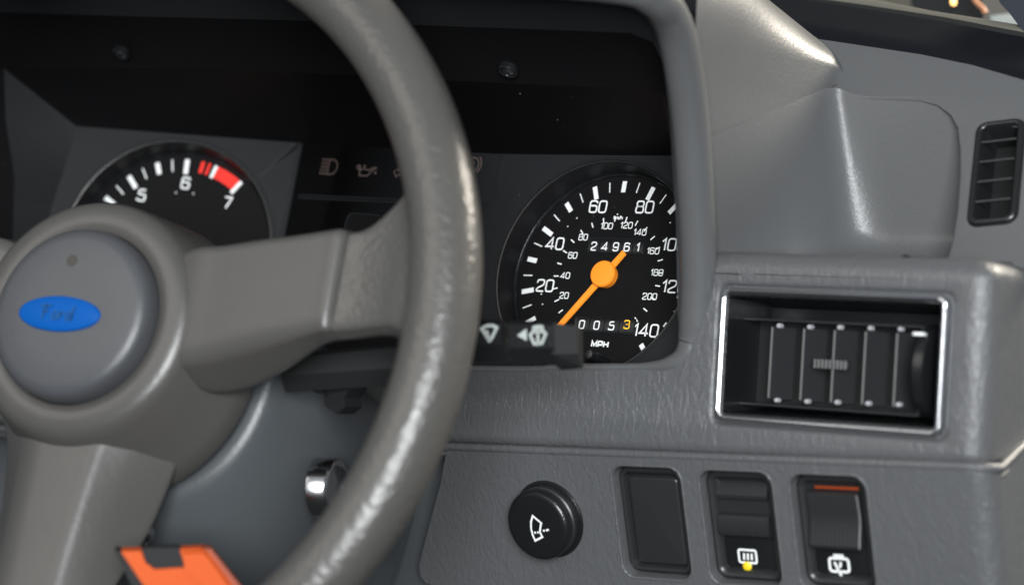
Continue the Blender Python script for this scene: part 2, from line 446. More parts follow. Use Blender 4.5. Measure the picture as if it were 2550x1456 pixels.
# --- instrument hood: rolled lip round the opening
lip = spline([P(-900, 866, -48), P(1000, 917, -48), P(1400, 917, -48), P(1600, 915, -48), P(1674, 906, -47), P(1714, 878, -45), P(1733, 820, -44), P(1740, 690, -50), P(1735, 540, -60),
              P(1721, 320, -78), P(1705, 190, -92), P(1686, 92, -105), P(1664, 36, -116), P(1626, -8, -130), P(1540, -38, -140), P(1200, -62, -146), P(600, -90, -150), P(-60, -120, -150), P(-900, -150, -150)], 8)
nl = len(lip)
rad = []
for i in range(nl):
    s = i / 8
    rad.append(.0022 if s < 3.0 else (.0022 + .0060 * min(1, (s - 3) / 3.2)))
build('hood_lip', *tube(lip, rad, 16), M['pod'], dash, 60)
ht = lip[14 * 8:]
build('hood_top', *loft([[p + Vector((0, 0, .006)) for p in ht], [p + Vector((0, .03, .012)) for p in ht], [p + Vector((-.12, .20, -.006)) for p in ht], [p + Vector((-.15, .26, -.06)) for p in ht]], False), M['pod'], dash, 60)
# underside of the hood, from the lip to the black housing
lineA = [P(-900, 5, -86), P(0, 31, -86), P(350, 42, -86), P(718, 51, -86), P(1032, 63, -86), P(1400, 76, -86), P(1570, 83, -86), P(1626, 106, -86), P(1652, 160, -84), P(1668, 300, -72), P(1684, 560, -58), P(1688, 800, -46)]
lipidx = [nl - 1, nl - 9, 15 * 8 + 4, 15 * 8 - 2, 14 * 8 + 6, 14 * 8 + 2, 14 * 8, 12 * 8 + 4, 11 * 8, 9 * 8, 8 * 8, 7 * 8]
und = [[lip[min(i, nl - 1)] for i in lipidx], lineA]
mid = [(a * .5 + b * .5) + Vector((0, 0, .001)) for a, b in zip(*und)]
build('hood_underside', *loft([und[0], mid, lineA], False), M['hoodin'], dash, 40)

offs = [Vector((0, .01, .014))] * 6 + [Vector((.004, .01, .014)), Vector((.007, .012, .012))] + [Vector((.005, .012, 0))] * 4
build('hood_light_blocker', *loft([lineA, [p + o for p, o in zip(lineA, offs)]], False), M['housing'], dash, 40)  # unseen strip behind the lip, added to block light leaking into the opening

# --- pod side: upper flank and shoulder, then the pocket
SB = P(2450, 640, -3.0)
tilt = math.radians(24)
SN = Vector((0, -math.cos(tilt), math.sin(tilt)))
SF = Fr(SB, X_, Vector((0, math.sin(tilt), math.cos(tilt))), SN)
onS = lambda x, y, h=0: SF.p(*SF.px(x, y, h), h)
YB = onS(2250, 248).y * 1000 + .3
# cross sections from the crease up over the shoulder and down behind
secs = [
 [P(1722, 360, -74), P(1738, -115, -100), P(1800, -60, 60)],
 [P(1800, 328, -52), P(1824, -78, -66), P(1868, -20, 80)],
 [P(1900, 286, -22), P(1920, 0, -24), P(1955, 40, 92)],
 [P(2000, 245, 8), P(2015, 77, 11), P(2040, 105, 98)],
 [P(2070, 216, 29), P(2080, 128, 31), P(2096, 140, 96)],
 [onS(2108, 204, -3), onS(2114, 190, -2), onS(2116, 180, -14)],
]
rows = [round3(s_, [0, .050, 0], 14) for s_ in secs]
cols = list(zip(*rows)); dense = [spline(list(c), 5) for c in cols]
build('pod_shoulder', *loft(dense, False), M['pod'], dash, 70)
# flank below the crease, rounding into the vertical back wall of the pocket
topc = [P(1740, 350, -72), P(1757, 344, -66), P(1900, 285, -22), P(2000, 244, 8), P(2072, 212, 29), P(2136, 240, YB), P(2420, 242, YB)]
botc = [P(1745, 690, -40), P(1768, 690, -36), P(1930, 672, -6), P(2040, 668, 10), P(2115, 664, 27), P(2196, 668, YB + 6), P(2430, 668, YB + 6)]
rr_ = [0, .004, .02, .02, .02, .010, 0]
a_, b_ = round3(topc, rr_, 8), round3(botc, rr_, 8)
N_ = 14
N_ = 24
def cove(t): return .012 * max(0, (t - .80) / .20) ** 2
xc0, xc1 = botc[1].x + .02, botc[2].x + .02
grid = [[p.lerp(q, t / N_) + Vector((.35, -1, 0)) * cove(t / N_) * min(1, max(0, (q.x - xc0) / (xc1 - xc0))) for p, q in zip(a_, b_)] for t in range(N_ + 1)]
build('pocket_wall', *loft(grid, False), M['pod'], dash, 60)
# upper right surface around the pocket
pocket = [(2084, 222), (2134, 246), (2200, 248), (2290, 251), (2335, 262), (2368, 286), (2388, 322), (2394, 370), (2394, 440), (2388, 520), (2376, 600), (2368, 628), (2360, 650), (2354, 668)]
outl = [SF.px(*q) for q in pocket] + [SF.px(2700, 668), SF.px(2700, 250), SF.px(2550, 205), SF.px(2420, 167), SF.px(2290, 140), SF.px(2150, 119), SF.px(2010, 98), SF.px(1950, 150)]
svq = [SF.px(*q) for q in ((2446, 306), (2543, 319), (2520, 554), (2420, 547))]
mb = MB().add(*plate(SF, outl, [svq]))
pk = [SF.px(*q) for q in pocket[6:]]
def off(pts, d):
    o = []
    for i, (a, b) in enumerate(pts):
        p0, p1 = Vector(pts[max(i - 1, 0)]), Vector(pts[min(i + 1, len(pts) - 1)])
        t = (p1 - p0).normalized(); o.append((a + t.y * d * -1, b + t.x * d))
    return o
lp = []
for d, h in ((0, 0), (-.3, -.1), (-.7, -.5), (-1.0, -1.2), (-1.1, -2.5), (-1.2, -30)):
    lp.append([SF.p(a, b, h) for a, b in off(pk, d)])
mb.add(*loft(lp, False))
te = [SF.px(*q) for q in ((1950, 92), (2010, 98), (2150, 119), (2290, 140), (2420, 167), (2550, 205), (2700, 250))]
mb.add(*loft([[SF.p(a, b, 0) for a, b in te], [SF.p(a, b + 1.2, -.5) for a, b in te], [SF.p(a, b + 1.6, -2) for a, b in te], [SF.p(a, b + 1.6, -30) for a, b in te]], False))
mb.build('upper_panel', M['pod'], dash, 32)
# knee panel behind the column
KF = Fr(P(900, 1250, -20), X_, Z_, -Y_)
build('knee_panel', *plate(KF, [KF.px(-900, 1010), KF.px(1160, 1070), KF.px(1160, 2300), KF.px(-900, 2300)]), M['shroud'], dash)

# ================================================================== INSTRUMENT CLUSTER
TAU = math.radians(13.5)
R = 48.0
DF = Fr((0, 0, 0), X_, Vector((0, math.sin(TAU), math.cos(TAU))), Vector((0, -math.cos(TAU), math.sin(TAU))))
HB = 14.5
# tachometer facet, turned towards the driver
ty, tp = math.radians(22.03), math.radians(1.39)
TO = DF.p(-5.432 * R, -.0263 * R, .4156 * R)
tn = (DF.n * math.cos(ty) + DF.ex * math.sin(ty)).normalized()
tn = (tn - DF.ey * math.sin(tp) * 1.0).normalized()
tex = (DF.ex * math.cos(ty) - DF.n * math.sin(ty)).normalized()
TF = Fr(TO, tex, DF.ey, tn)
RTA = 1.0867 * R
clu = thing('instrument_cluster', 'black instrument cluster with two round dials under the hood, behind a clear lens', 'instrument cluster', P(1050, 480, 0))
RB = 1.1056 * R; RBT = 1.1056 * RTA

def quad_hole(fr, quad, cx, cy, r, h, n=96):
    ang = [2 * math.pi * i / n for i in range(n)] + [math.atan2(b - cy, a - cx) % (2 * math.pi) for a, b in quad]
    ang = sorted(ang); inn, out = [], []
    for t in ang:
        d = (math.cos(t), math.sin(t)); best = 1e9
        for i in range(len(quad)):
            (x1, y1), (x2, y2) = quad[i], quad[(i + 1) % len(quad)]
            ex, ey = x2 - x1, y2 - y1; den = d[0] * ey - d[1] * ex
            if abs(den) < 1e-9: continue
            s = ((x1 - cx) * ey - (y1 - cy) * ex) / den; u = ((x1 - cx) * d[1] - (y1 - cy) * d[0]) / den
            if s > 0 and -1e-6 <= u <= 1 + 1e-6: best = min(best, s)
        out.append(fr.p(cx + d[0] * best, cy + d[1] * best, h)); inn.append(fr.p(cx + d[0] * r, cy + d[1] * r, h))
    return loft([inn, out], True)
# facets of the panel
sq = [DF.px(1249, 384, HB), DF.px(1212, 800, HB), (DF.px(1212, 800, HB)[0] - 3, -64), (80, -64), (80, DF.px(1700, 389, HB)[1]), ]
sq[1] = (sq[0][0] - 6, -30); sq[2] = (sq[0][0] - 12, -64)
tq = [TF.px(190, 315, HB), (TF.px(135, 510, HB)[0] - 6, -66), (TF.px(724, 570, HB)[0] - 1, -66), TF.px(753, 357, HB)]
mb = MB().add(*quad_hole(DF, sq, 0, 0, RB, HB)).add(*quad_hole(TF, tq, 0, 0, RBT, HB))
cTL, cBL = TF.p(*tq[3], HB), TF.p(*tq[2], HB)
cTR = DF.p(*sq[0], HB); cBR = cTR + (cBL - cTL)
mb.add([cTL, cBL, cBR, cTR], [(0, 1, 2, 3)])
mb.build('panel', M['panel'], clu, 1)
CF = Fr(cTL, cTR - cTL, cTL - cBL)
# raised double lines between the fields
def ridge(a, b, r=.0005): return build('panel_ridge', *tube([a, b], r, 6), M['panel'], clu, 60)
for dx in (0, 1.6):
    ridge(TF.p(tq[3][0] - dx, tq[3][1], HB + .1), TF.p(tq[2][0] - dx, tq[2][1], HB + .1))
    ridge(cTR + DF.ex * (dx - .2) * .001 + DF.n * .0002, cTR + (cBL - cTL) * .92 + DF.ex * (dx - .2) * .001 + DF.n * .0012)
for dy in (0, 1.5):
    pa, pb = CF.px(745, 486), CF.px(1243, 508)
    ridge(CF.p(pa[0], pa[1] - dy, .1), CF.p(pb[0], pb[1] - dy, .1))
# small display window in the centre field
w0 = CF.px(905, 560)
mb = MB().add(*loft(rloops(CF, w0[0], w0[1] - 6, 24, 24, 4, [(0, .1), (.2, .7), (.9, .7), (1.2, .2), (1.4, -2)]), True))
mb.build('display_bezel', M['black'], clu, 40)
build('display_window', [CF.p(a, b, .15) for a, b in rrect(w0[0], w0[1] - 6, 21.4, 21.4, 3)], [tuple(range(28))], M['facia'], clu)

# telltale symbols
def circ(cx, cy, r, a0=0, a1=360, n=24, sy=1): return [(cx + r * math.cos(math.radians(a0 + (a1 - a0) * i / n)), cy + sy * r * math.sin(math.radians(a0 + (a1 - a0) * i / n))) for i in range(n + 1)]
hb = CF.px(820, 416)
beam = [(rp([(.4, -4), (.4, 4), (2, 4)] , 0) , False)]
beam = [([(0.2, -4), (0.2, 4)] + circ(1.2, 0, 4.0, 90, -90, 16), True)] + [([(-5.8, y), (-1.0, y)], False) for y in (3.8, 1.9, 0, -1.9, -3.8)]
beam[0] = ([(-.3, -4), (-.6, 0), (-.3, 4)] + circ(1.6, 0, 4.0, 90, -90, 14), True)
printed('high_beam_symbol', CF, beam, .5, M['dimprint'], clu, *hb, h=.2)
oc = CF.px(910, 427)
oil = [([(-3.5, -2.4), (2.0, -2.4), (5.8, 1.9), (7.2, 2.2)], False), ([(-3.5, -2.4), (-3.5, .8), (-1.0, 1.3), (1.8, .6), (6.2, 2.4)], False), ([(-3.5, .6), (-5.4, 1.2), (-6.0, 2.6), (-4.6, 3.0), (-3.4, 1.2)], False), ([(-1.2, 1.3), (-1.2, 2.8)], False), ([(-2.2, 2.8), (-.2, 2.8)], False), ([(7.0, .2), (6.6, -.8), (7.3, -.9)], True)]
printed('oil_can_symbol', CF, oil, .6, M['dimprint'], clu, *oc, h=.2)
br = CF.px(1178, 410)
printed('brake_symbol', CF, [(circ(0, 0, 3.6), True), (circ(0, 0, 5.2, -50, 50, 12), False), (circ(0, 0, 5.2, 130, 230, 12), False), ([(0, 2), (0, -.6)], False), ([(0, -1.6), (0, -2.2)], False)], .6, M['dimprint'], clu, *br, h=.2)
ar = CF.px(993, 430)
printed('turn_arrow_symbol', CF, [([(-3.2, 0), (-.5, 2.6), (-.5, 1.1), (3, 1.1), (3, -1.1), (-.5, -1.1), (-.5, -2.6)], True)], .5, M['dimprint'], clu, *ar, h=.2)

def ring_and_face(fr, r_open, r_face, name):
    build('bezel_ring', *lathe(fr, 0, 0, [(r_open + 1.0, HB - .3), (r_open + .9, HB + .35), (r_open + .2, HB + .55), (r_open - .4, HB + .3), (r_open - .7, HB - .8)], 128), M['black'], clu, 50)
    build('bezel_ring', *lathe(fr, 0, 0, [(r_open + 2.6, HB - .2), (r_open + 2.4, HB + .3), (r_open + 1.9, HB + .3), (r_open + 1.7, HB - .2)], 128), M['panel'], clu, 50)
    build('dial_wall', *lathe(fr, 0, 0, [(r_open - .6, HB), (r_open - 1.2, HB - 4), (r_face + 1.4, 3.0), (r_face + .9, 1.2), (r_face, .1)], 128), M['well'], clu, 50)
    build('dial_rim', *lathe(fr, 0, 0, [(r_face + 1.3, .6), (r_face + 1.2, 1.8), (r_face + .6, 2.3), (r_face, 1.8), (r_face - .2, .2)], 128), M['black'], clu, 60)
    return build(name, *lathe(fr, 0, 0, [(r_face + .4, 0), (.5, 0)], 96, cap1=True), M['facia'], clu)
spd = ring_and_face(DF, RB, R + 2.6, 'speedometer')
tac = ring_and_face(TF, RBT, RTA + 2.6, 'tachometer')

def tick(fr, parent, th, r0, r1, w, m='white', name='tick_mark'):
    s, c = math.sin(th), math.cos(th)
    q = [(r * s + k * w / 2 * c, r * c - k * w / 2 * s) for r, k in ((r0, -1), (r1, -1), (r1, 1), (r0, 1))]
    return flat(name, fr, [q], M[m], parent)
DS = math.radians(2.0254)
for i in range(1, 29):
    v_ = i * 5
    th = (v_ - 70) * DS
    if v_ % 20 == 0: tick(DF, spd, th, R - 6.8, R, 2.4)
    elif v_ % 10 == 0: tick(DF, spd, th, R - 5.6, R, 2.4)
    else: tick(DF, spd, th, R - 5.2, R, .55)
for k in range(10, 230, 10):
    th = (k / 1.609 - 70) * DS
    tick(DF, spd, th, R * .575, R * .632, .62)
Z5 = lambda x, y: (1151.8 + .4276 * x, 342.4 + .4276 * y)
def number(fr, parent, s, x, y, hgt, w, gap=.22, m='white', skew=0, h=.2, name='numeral'):
    a, b = fr.px(x, y, h)
    return printed(name, fr, textpaths(s, hgt, gap), w, M[m], parent, a, b, h, skew=skew)
for s, x, y in (('20', 481, 862), ('40', 538, 618), ('60', 790, 403), ('80', 1062, 405), ('100', 1231, 624), ('120', 1233, 868), ('140', 1068, 1122)):
    number(DF, spd, s, *Z5(x, y), 5.75, .80, .22)
for s, x, y in (('20', 592, 919), ('40', 598, 803), ('60', 642, 686), ('80', 703, 580), ('100', 840, 515), ('120', 955, 511), ('140', 1034, 551), ('160', 1110, 660), ('180', 1132, 786), ('200', 1090, 925)):
    number(DF, spd, s, *Z5(x, y), 2.95, .46, .22)
a, b = DF.px(*Z5(908, 467))
printed('unit_lettering', DF, textpaths('km/h', 1.75, .16), .42, M['white'], spd, a, b, .2)
a, b = DF.px(*Z5(801, 1203))
printed('unit_lettering', DF, textpaths('MPH', 2.55, .38), .85, M['white'], spd, a, b, .2)
for x, y in ((667, 470), (614, 518), (460, 911), (467, 971), (1210, 497), (903, 448)):
    a, b = DF.px(*Z5(x, y)); flat('dot_mark', DF, [circ(a, b, .35, 0, 330, 11)], M['white'], spd)
# odometers: recessed windows with number drums
def odometer(x0, x1, y0, y1, digits, hgt, wdt, skew):
    c = [DF.px(*Z5(x0, (y0 + y1) / 2)), DF.px(*Z5(x1, (y0 + y1) / 2)), DF.px(*Z5((x0 + x1) / 2, y0)), DF.px(*Z5((x0 + x1) / 2, y1))]
    cx, cy, w, h = (c[0][0] + c[1][0]) / 2, (c[2][1] + c[3][1]) / 2, c[1][0] - c[0][0], c[2][1] - c[3][1]
    build('odometer_window', *loft(rloops(DF, cx, cy, w, h, .5, [(-.35, .12), (-.1, .4), (.12, .35), (.2, .12)], 2)), M['black'], spd, 40)
    n = len(digits); dw = w / n
    for i, (s, col, dy) in enumerate(digits):
        a = cx - w / 2 + dw * (i + .5)
        lo2 = [[DF.p(a + k * (dw / 2 - .22), cy + h / 2 * math.sin(t), .10 + .5 * math.cos(t)) for t in [math.radians(-80 + 20 * j) for j in range(9)]] for k in (-1, 1)]
        build('number_drum', *loft(lo2, False), M['black'], spd, 60)
        printed('drum_numeral', DF, textpaths(s, hgt), wdt, M[col], spd, a, cy + dy, .68, skew=skew)
odometer(738, 1060, 590, 676, [('2', 'white', -.5), ('4', 'white', -.5), ('9', 'white', -.5), ('6', 'white', -.5), ('1', 'white', -.5)], 3.9, .62, .0)
odometer(655, 1005, 1050, 1140, [('0', 'white', -.2), ('0', 'white', -.2), ('5', 'white', -.1), ('3', 'amberprint', .9)], 3.9, .66, .0)
# needle and hub
def needle(fr, parent, th, tip, tail, hub, h0):
    s, c = math.sin(th), math.cos(th)
    nf = Fr(fr.p(0, 0, 0), fr.ex * s + fr.ey * c, fr.n.cross(fr.ex * s + fr.ey * c), fr.n)
    mb = MB()
    prof = [(-tail, 1.6), (0, 1.8), (tip * .55, 1.6), (tip, 1.35)]
    lo3 = [[nf.p(a, -w, h0), nf.p(a, -w * .85, h0 + .8), nf.p(a, w * .85, h0 + .8), nf.p(a, w, h0)] for a, w in prof]
    mb.add(*loft(lo3, True, True, True))
    mb.build('needle', M['needle'], parent, 30)
    build('needle_hub', *lathe(fr, 0, 0, [(hub - .7, .2), (hub - .5, h0 + 1.2), (hub, h0 + 1.2), (hub, h0 + 2.3), (hub - .5, h0 + 2.9), (hub * .5, h0 + 3.2), (.4, h0 + 3.2)], 56, cap1=True), M['needle'], parent, 40)
needle(DF, spd, -70 * DS - .02, 43, 14.5, 6.6, 2.4)
needle(TF, tac, math.radians(-232), 44, 14, 6.6, 2.4)
# trip reset stem
rs = DF.p(*DF.px(*Z5(790, 1290), 8), 8)
RSF = Fr(rs, DF.ex, DF.ey, DF.n)
build('trip_reset_stem', *lathe(RSF, 0, 0, [(2.4, -8), (2.4, 8), (2.0, 9), (.5, 9.2)], 32, cap1=True), M['black'], clu, 40)
# tachometer print
DT = math.radians(37.92); T6 = math.radians(-4.77)
v_ = 3.0
while v_ <= 6.01:
    th = (v_ - 6) * DT + T6; q = round(v_ * 4)
    if q % 2 == 0: tick(TF, tac, th, RTA - (8.2 if q % 4 == 0 else 6.6), RTA, 2.6)
    else: tick(TF, tac, th, RTA - 6.6, RTA, .75)
    v_ += .25
for vv, w in ((6.27, 2.1), (6.385, 1.6)): tick(TF, tac, (vv - 6) * DT + T6, RTA - 6.6, RTA, w, 'red', 'red_mark')
def sector(fr, parent, a0, a1, r0, r1, m, n=24):
    q = [(r0 * math.sin(a0 + (a1 - a0) * i / n), r0 * math.cos(a0 + (a1 - a0) * i / n)) for i in range(n + 1)]
    q2 = [(r1 * math.sin(a0 + (a1 - a0) * i / n), r1 * math.cos(a0 + (a1 - a0) * i / n)) for i in range(n + 1)]
    build('red_zone', *loft([[fr.p(a, b, .15) for a, b in q], [fr.p(a, b, .15) for a, b in q2]], False), M[m], parent)
sector(TF, tac, .53 * DT + T6, .965 * DT + T6, RTA - 6.8, RTA, 'red')
tick(TF, tac, .5 * DT + T6, RTA - 7.2, RTA, 2.0); tick(TF, tac, 1.0 * DT + T6, RTA - 8.2, RTA, 2.2)
Z1 = lambda x, y: (x * .3421, y * .3421)
for s, x, y in (('5', 1031, 1421), ('6', 1352, 1333), ('7', 1658, 1476), ('4', 760, 1640)):
    number(TF, tac, s, *Z1(x, y), 6.0, .95)
for x, y in ((1282, 1403), (1408, 1410)):
    a, b = TF.px(*Z1(x, y)); flat('dot_mark', TF, [circ(a, b, .42, 0, 330, 11)], M['white'], tac)

# housing round the panel, lens and screws
lineB = [P(-900, 135, -66), P(10, 172, -66), P(200, 168, -66), P(650, 176, -66), P(1114, 201, -66), P(1400, 214, -66), P(1610, 222, -66), P(1668, 240, -60)]
lineC = [TF.p(tq[0][0] - 4, tq[0][1] + .5, HB), TF.p(*tq[0], HB), TF.p(tq[0][0] * .9 + tq[3][0] * .1, tq[0][1] * .9 + tq[3][1] * .1, HB), TF.p(*tq[3], HB), cTR.lerp(cTL, .25), cTR, DF.p(*DF.px(1600, 387.5, HB), HB), DF.p(*sq[4], HB)]
mb = MB().add(*loft([lineB, [a.lerp(b, .5) + Vector((0, 0, .0015)) for a, b in zip(lineB, lineC)], lineC], False))
mb.build('shroud_top', M['housing'], clu, 40)
# black housing between lens edge and hood underside
lA = [P(-900, 5, -86), P(0, 31, -86), P(350, 42, -86), P(718, 51, -86), P(1032, 63, -86), P(1400, 76, -86), P(1570, 83, -86), P(1626, 106, -86)]
lB2 = lineB
build('housing_rim', *loft([[p + Vector((0, .004, .004)) for p in lA], lA, lB2, [p + Vector((0, .003, .004)) for p in lB2]], False), M['housing'], clu, 40)
# side walls and floor
lw = [P(10, 172, -66), P(14, 300, -60), P(36, 440, -52), P(42, 620, -42)]
pw = [TF.p(*tq[0], HB), TF.p(*TF.px(178, 360, HB), HB), TF.p(*TF.px(152, 450, HB), HB), TF.p(tq[1][0], tq[1][1], HB)]
build('shroud_wall', *loft([lw, pw], False), M['panel'], clu, 40)
ow = [P(-900, 130, -66), P(-900, 300, -60), P(-900, 440, -52), P(-900, 640, -42)]
build('housing_rim', *loft([ow, lw], False), M['housing'], clu, 40)
build('housing_rim', *loft([[P(-900, 640, -42), P(42, 620, -42)], [P(-900, 885, -46), P(42, 905, -46)]], False), M['housing'], clu, 40)
rw0 = [P(1680, 235, -66), P(1690, 400, -60), P(1700, 600, -52), P(1705, 900, -44)]
build('shroud_cheek', *loft([lineA[7:12], [lineB[7]] + rw0], False), M['housing'], clu, 40)
rw1 = [DF.p(80, sq[4][1], HB), DF.p(80, 20, HB), DF.p(80, -20, HB), DF.p(80, -64, HB)]
build('shroud_wall', *loft([rw0, rw1], False), M['housing'], clu, 40)
fl0 = [P(40, 700, -45), P(600, 905, -45), P(1200, 925, -45), P(1690, 915, -45)]
fl1 = [TF.p(*tq[1], HB), cBL, cBR, DF.p(80, -64, HB)]
build('shroud_floor', *loft([fl0, fl1], False), M['housing'], clu, 40)
lb = [P(x, 930, -42) for x in (-20, 10, 200, 650, 1114, 1400, 1610, 1700)]
lt = [lineB[1].lerp(lineB[0], .02)] + lineB[1:]
build('lens', *loft([[p + Vector((0, .0006, -.0002)) for p in lt], lb], False), M['lens'], clu, 60)
dm_ = MB(); rd = random.Random(11)
lt3, lb3 = [p + Vector((0, .0006, -.0002)) for p in lt], lb
for k in range(45):
    i = rd.randrange(len(lt3) - 1); u, w_ = rd.random(), rd.random() ** 1.5
    p = lt3[i].lerp(lt3[i + 1], u).lerp(lb3[i].lerp(lb3[i + 1], u), w_) + Vector((0, -.0006, 0))
    r = .00008 + .00022 * rd.random() ** 2
    dm_.add([p + Vector((r * math.cos(a), -.0001 * (j % 2), r * rd.uniform(.5, 1.2) * math.sin(a))) for j, a in enumerate((0, 1.3, 2.5, 3.8, 5.1))], [(0, 1, 2, 3, 4)])
dm_.build('dust', M['dust'], clu, 80, 'stuff')
for x, y in ((303, 130), (1266, 172)):
    c = P(x, y, -76); n = Vector((.1, -.45, -.9)).normalized(); sf = Fr(c, X_, n.cross(X_) * -1, n)
    k = build('screw', *lathe(sf, 0, 0, [(4.6, -1), (4.6, 1.5), (4.0, 2.2), (3.3, 1.6), (3.1, .6)], 32), M['black'], clu, 40)
    build('screw_head', *lathe(sf, 0, 0, [(3.0, .2), (2.7, 1.6), (1.2, 2.3), (.3, 2.0)], 12, cap1=True), M['steel'], k, 20)
    slot = MB()
    for t in (0, math.pi / 2):
        nf = Fr(sf.p(0, 0, 0), sf.ex * math.cos(t) + sf.ey * math.sin(t), sf.ey, sf.n)
        slot.add(*box(nf, -1.6, 1.6, -.35, .35, 1.6, 2.45))
    slot.build('screw_slot', M['deep'], k)

# ================================================================== FACE VENT
vent = thing('air_vent', 'rectangular black air vent with bright chrome frame and vertical vanes', 'air vent', FP.p(VCX, VCY, 0))
prof = [(0, -3.2), (0, .2), (.4, 1.4), (1.5, 2.1), (2.7, 1.7), (3.4, .5), (3.4, -3)]
build('chrome_frame', *loft(rloops(FP, VCX, VCY, VW, VH, 4.6, prof)), M['chrome'], vent, 50)
build('vent_box', *loft(rloops(FP, VCX, VCY, VW - 6.4, VH - 6.4, 2, [(0, .6), (.5, .4), (1.0, -8), (2.5, -30), (4, -34)]), True, False, True), M['black'], vent, 40)
# inner barrel with vanes
VF = Fr(FP.p(0, 0, -14), X_, Z_, -Y_)
bTL, bTR, bBR, bBL = [VF.px(*q) for q in ((1850, 797), (2296, 812), (2290, 1022), (1838, 1012))]
bx0, bx1 = (bTL[0] + bBL[0]) / 2, (bTR[0] + bBR[0]) / 2; by1, by0 = (bTL[1] + bTR[1]) / 2, (bBL[1] + bBR[1]) / 2
build('barrel_frame', *loft(rloops(VF, (bx0 + bx1) / 2, (by0 + by1) / 2, bx1 - bx0 + 1.6, by1 - by0 + 1.6, 1.5, [(0, -12), (0, .6), (.3, 1.0), (.9, 1.0), (1.2, .5), (1.3, -14)]), True), M['vane'], vent, 40)
build('barrel_back', [VF.p(a, b, -13) for a, b in rrect((bx0 + bx1) / 2, (by0 + by1) / 2, bx1 - bx0, by1 - by0, 1)], [tuple(range(28))], M['deep'], vent)
vm = random.Random(2)
for xt, xb in ((1921, 1913), (2000, 1993), (2077, 2069), (2154, 2147), (2233, 2225)):
    a, _ = VF.px((xt + xb) / 2, 905); b1, b0_ = by1 - 2.6, by0 + 2.6
    vf = Fr(VF.p(a, 0, 0), X_, Z_, -Y_)
    # blade leaning away to the right behind its front edge
    pts = [(0, .2), (.9, .2), (6.5, -11), (5.6, -11)]
    vane = build('vane', *loft([[vf.p(x, b0_, h) for x, h in pts], [vf.p(x, b1, h) for x, h in pts]], True, True, True), M['vane'], vent, 30)
    build('vane_edge', *loft([[vf.p(x, b0_ + .4, h) for x, h in ((.02, .25), (.1, .5), (.8, .5), (.88, .25))], [vf.p(x, b1 - .4, h) for x, h in ((.02, .25), (.1, .5), (.8, .5), (.88, .25))]], True, True, True), M['vaneedge'], vane, 30)
for i, (x, y) in enumerate(((1941, 811), (2017, 814), (2092, 815), (2168, 817), (2243, 819), (1935, 996), (2010, 999), (2085, 1001), (2162, 1004), (2238, 1007))):
    a, b = VF.px(x, y); build('pivot', *lathe(VF, a, b, [(1.1, -2), (1.1, .6), (.8, 1.2), (.2, 1.4)], 16, cap1=True), M['pivot'], vent, 40)
a, b = VF.px(2072, 907)
sl = build('slider', *box(VF, a - 8, a + 8, b - 1.7, b + 1.7, -1, 1.4, .6), M['vane'], vent)
for k in range(9):
    build('slider_rib', *box(VF, a - 7.2 + k * 1.8 - .35, a - 7.2 + k * 1.8 + .35, b - 1.9, b + 1.9, 1.2, 2.3), M['vaneedge'], sl)
# thumbwheel at the right
tx = VF.px(2318, 900)[0]; tc_ = VF.p(tx, (by0 + by1) / 2, -6)
TW = Fr(tc_, Y_ * -1, Z_, X_)
tw = build('thumbwheel', *lathe(TW, 0, 0, [(4, -2.6), (19, -2.6), (20, -2), (20, 2), (19, 2.6), (4, 2.6)], 72), M['black'], vent, 40)
wa = VF.px(2314, 834)
build('white_mark', *box(Fr(VF.p(wa[0], wa[1], 10), X_, Z_, -Y_), -2.4, 2.4, -.7, .7, -2, 1.6, .3), M['white'], tw)

# ================================================================== SIDE VENT
sv = [SF.px(*q) for q in ((2438, 296), (2552, 310), (2528, 564), (2412, 556))]
S_o = SF.p(*[sum(q[i] for q in sv) / 4 for i in (0, 1)])
S_up = SF.p(*[(sv[0][i] + sv[1][i]) / 2 for i in (0, 1)]) - SF.p(*[(sv[2][i] + sv[3][i]) / 2 for i in (0, 1)])
S_n = (SN + X_ * -.0).normalized(); S_ex = S_up.cross(S_n)
VS = Fr(S_o, S_ex, S_up, S_n)
sw_, sh_ = ((SF.p(*sv[1]) - SF.p(*sv[0])).length * 1000), S_up.length * 1000
side = thing('side_vent', 'narrow upright black demister vent with horizontal slats at right edge', 'air vent', S_o)
build('frame', *loft(rloops(VS, 0, 0, sw_, sh_, 5, [(-.6, -.2), (0, 1.2), (.6, 2.0), (1.6, 2.2), (2.6, 1.8), (3.0, .8), (3.2, -1.0)])), M['black'], side, 50)
build('vent_box', *loft(rloops(VS, 0, 0, sw_ - 6, sh_ - 6, 2, [(0, 1), (.3, .4), (.5, -16)]), True, False, True), M['deep'], side)
for k in range(4):
    b = sh_ / 2 - 10.5 - k * (sh_ - 11) / 4.1
    build('slat', *loft([[VS.p(x, b + y, h) for y, h in ((-.5, 1.5), (.3, 1.6), (.7, .3), (-.3, .2))] for x in (-sw_ / 2 + 3.2, sw_ / 2 - 3.2)], True, True, True), M['vane'], side, 30)

# ================================================================== SWITCHES
def wframe(i, h=-7.5):
    cx, cy, w, hh = wells[i]; return Fr(LPF.p(cx, cy, h), LPF.ex, LPF.ey, LPF.n), w - 3.7, hh - 3.7
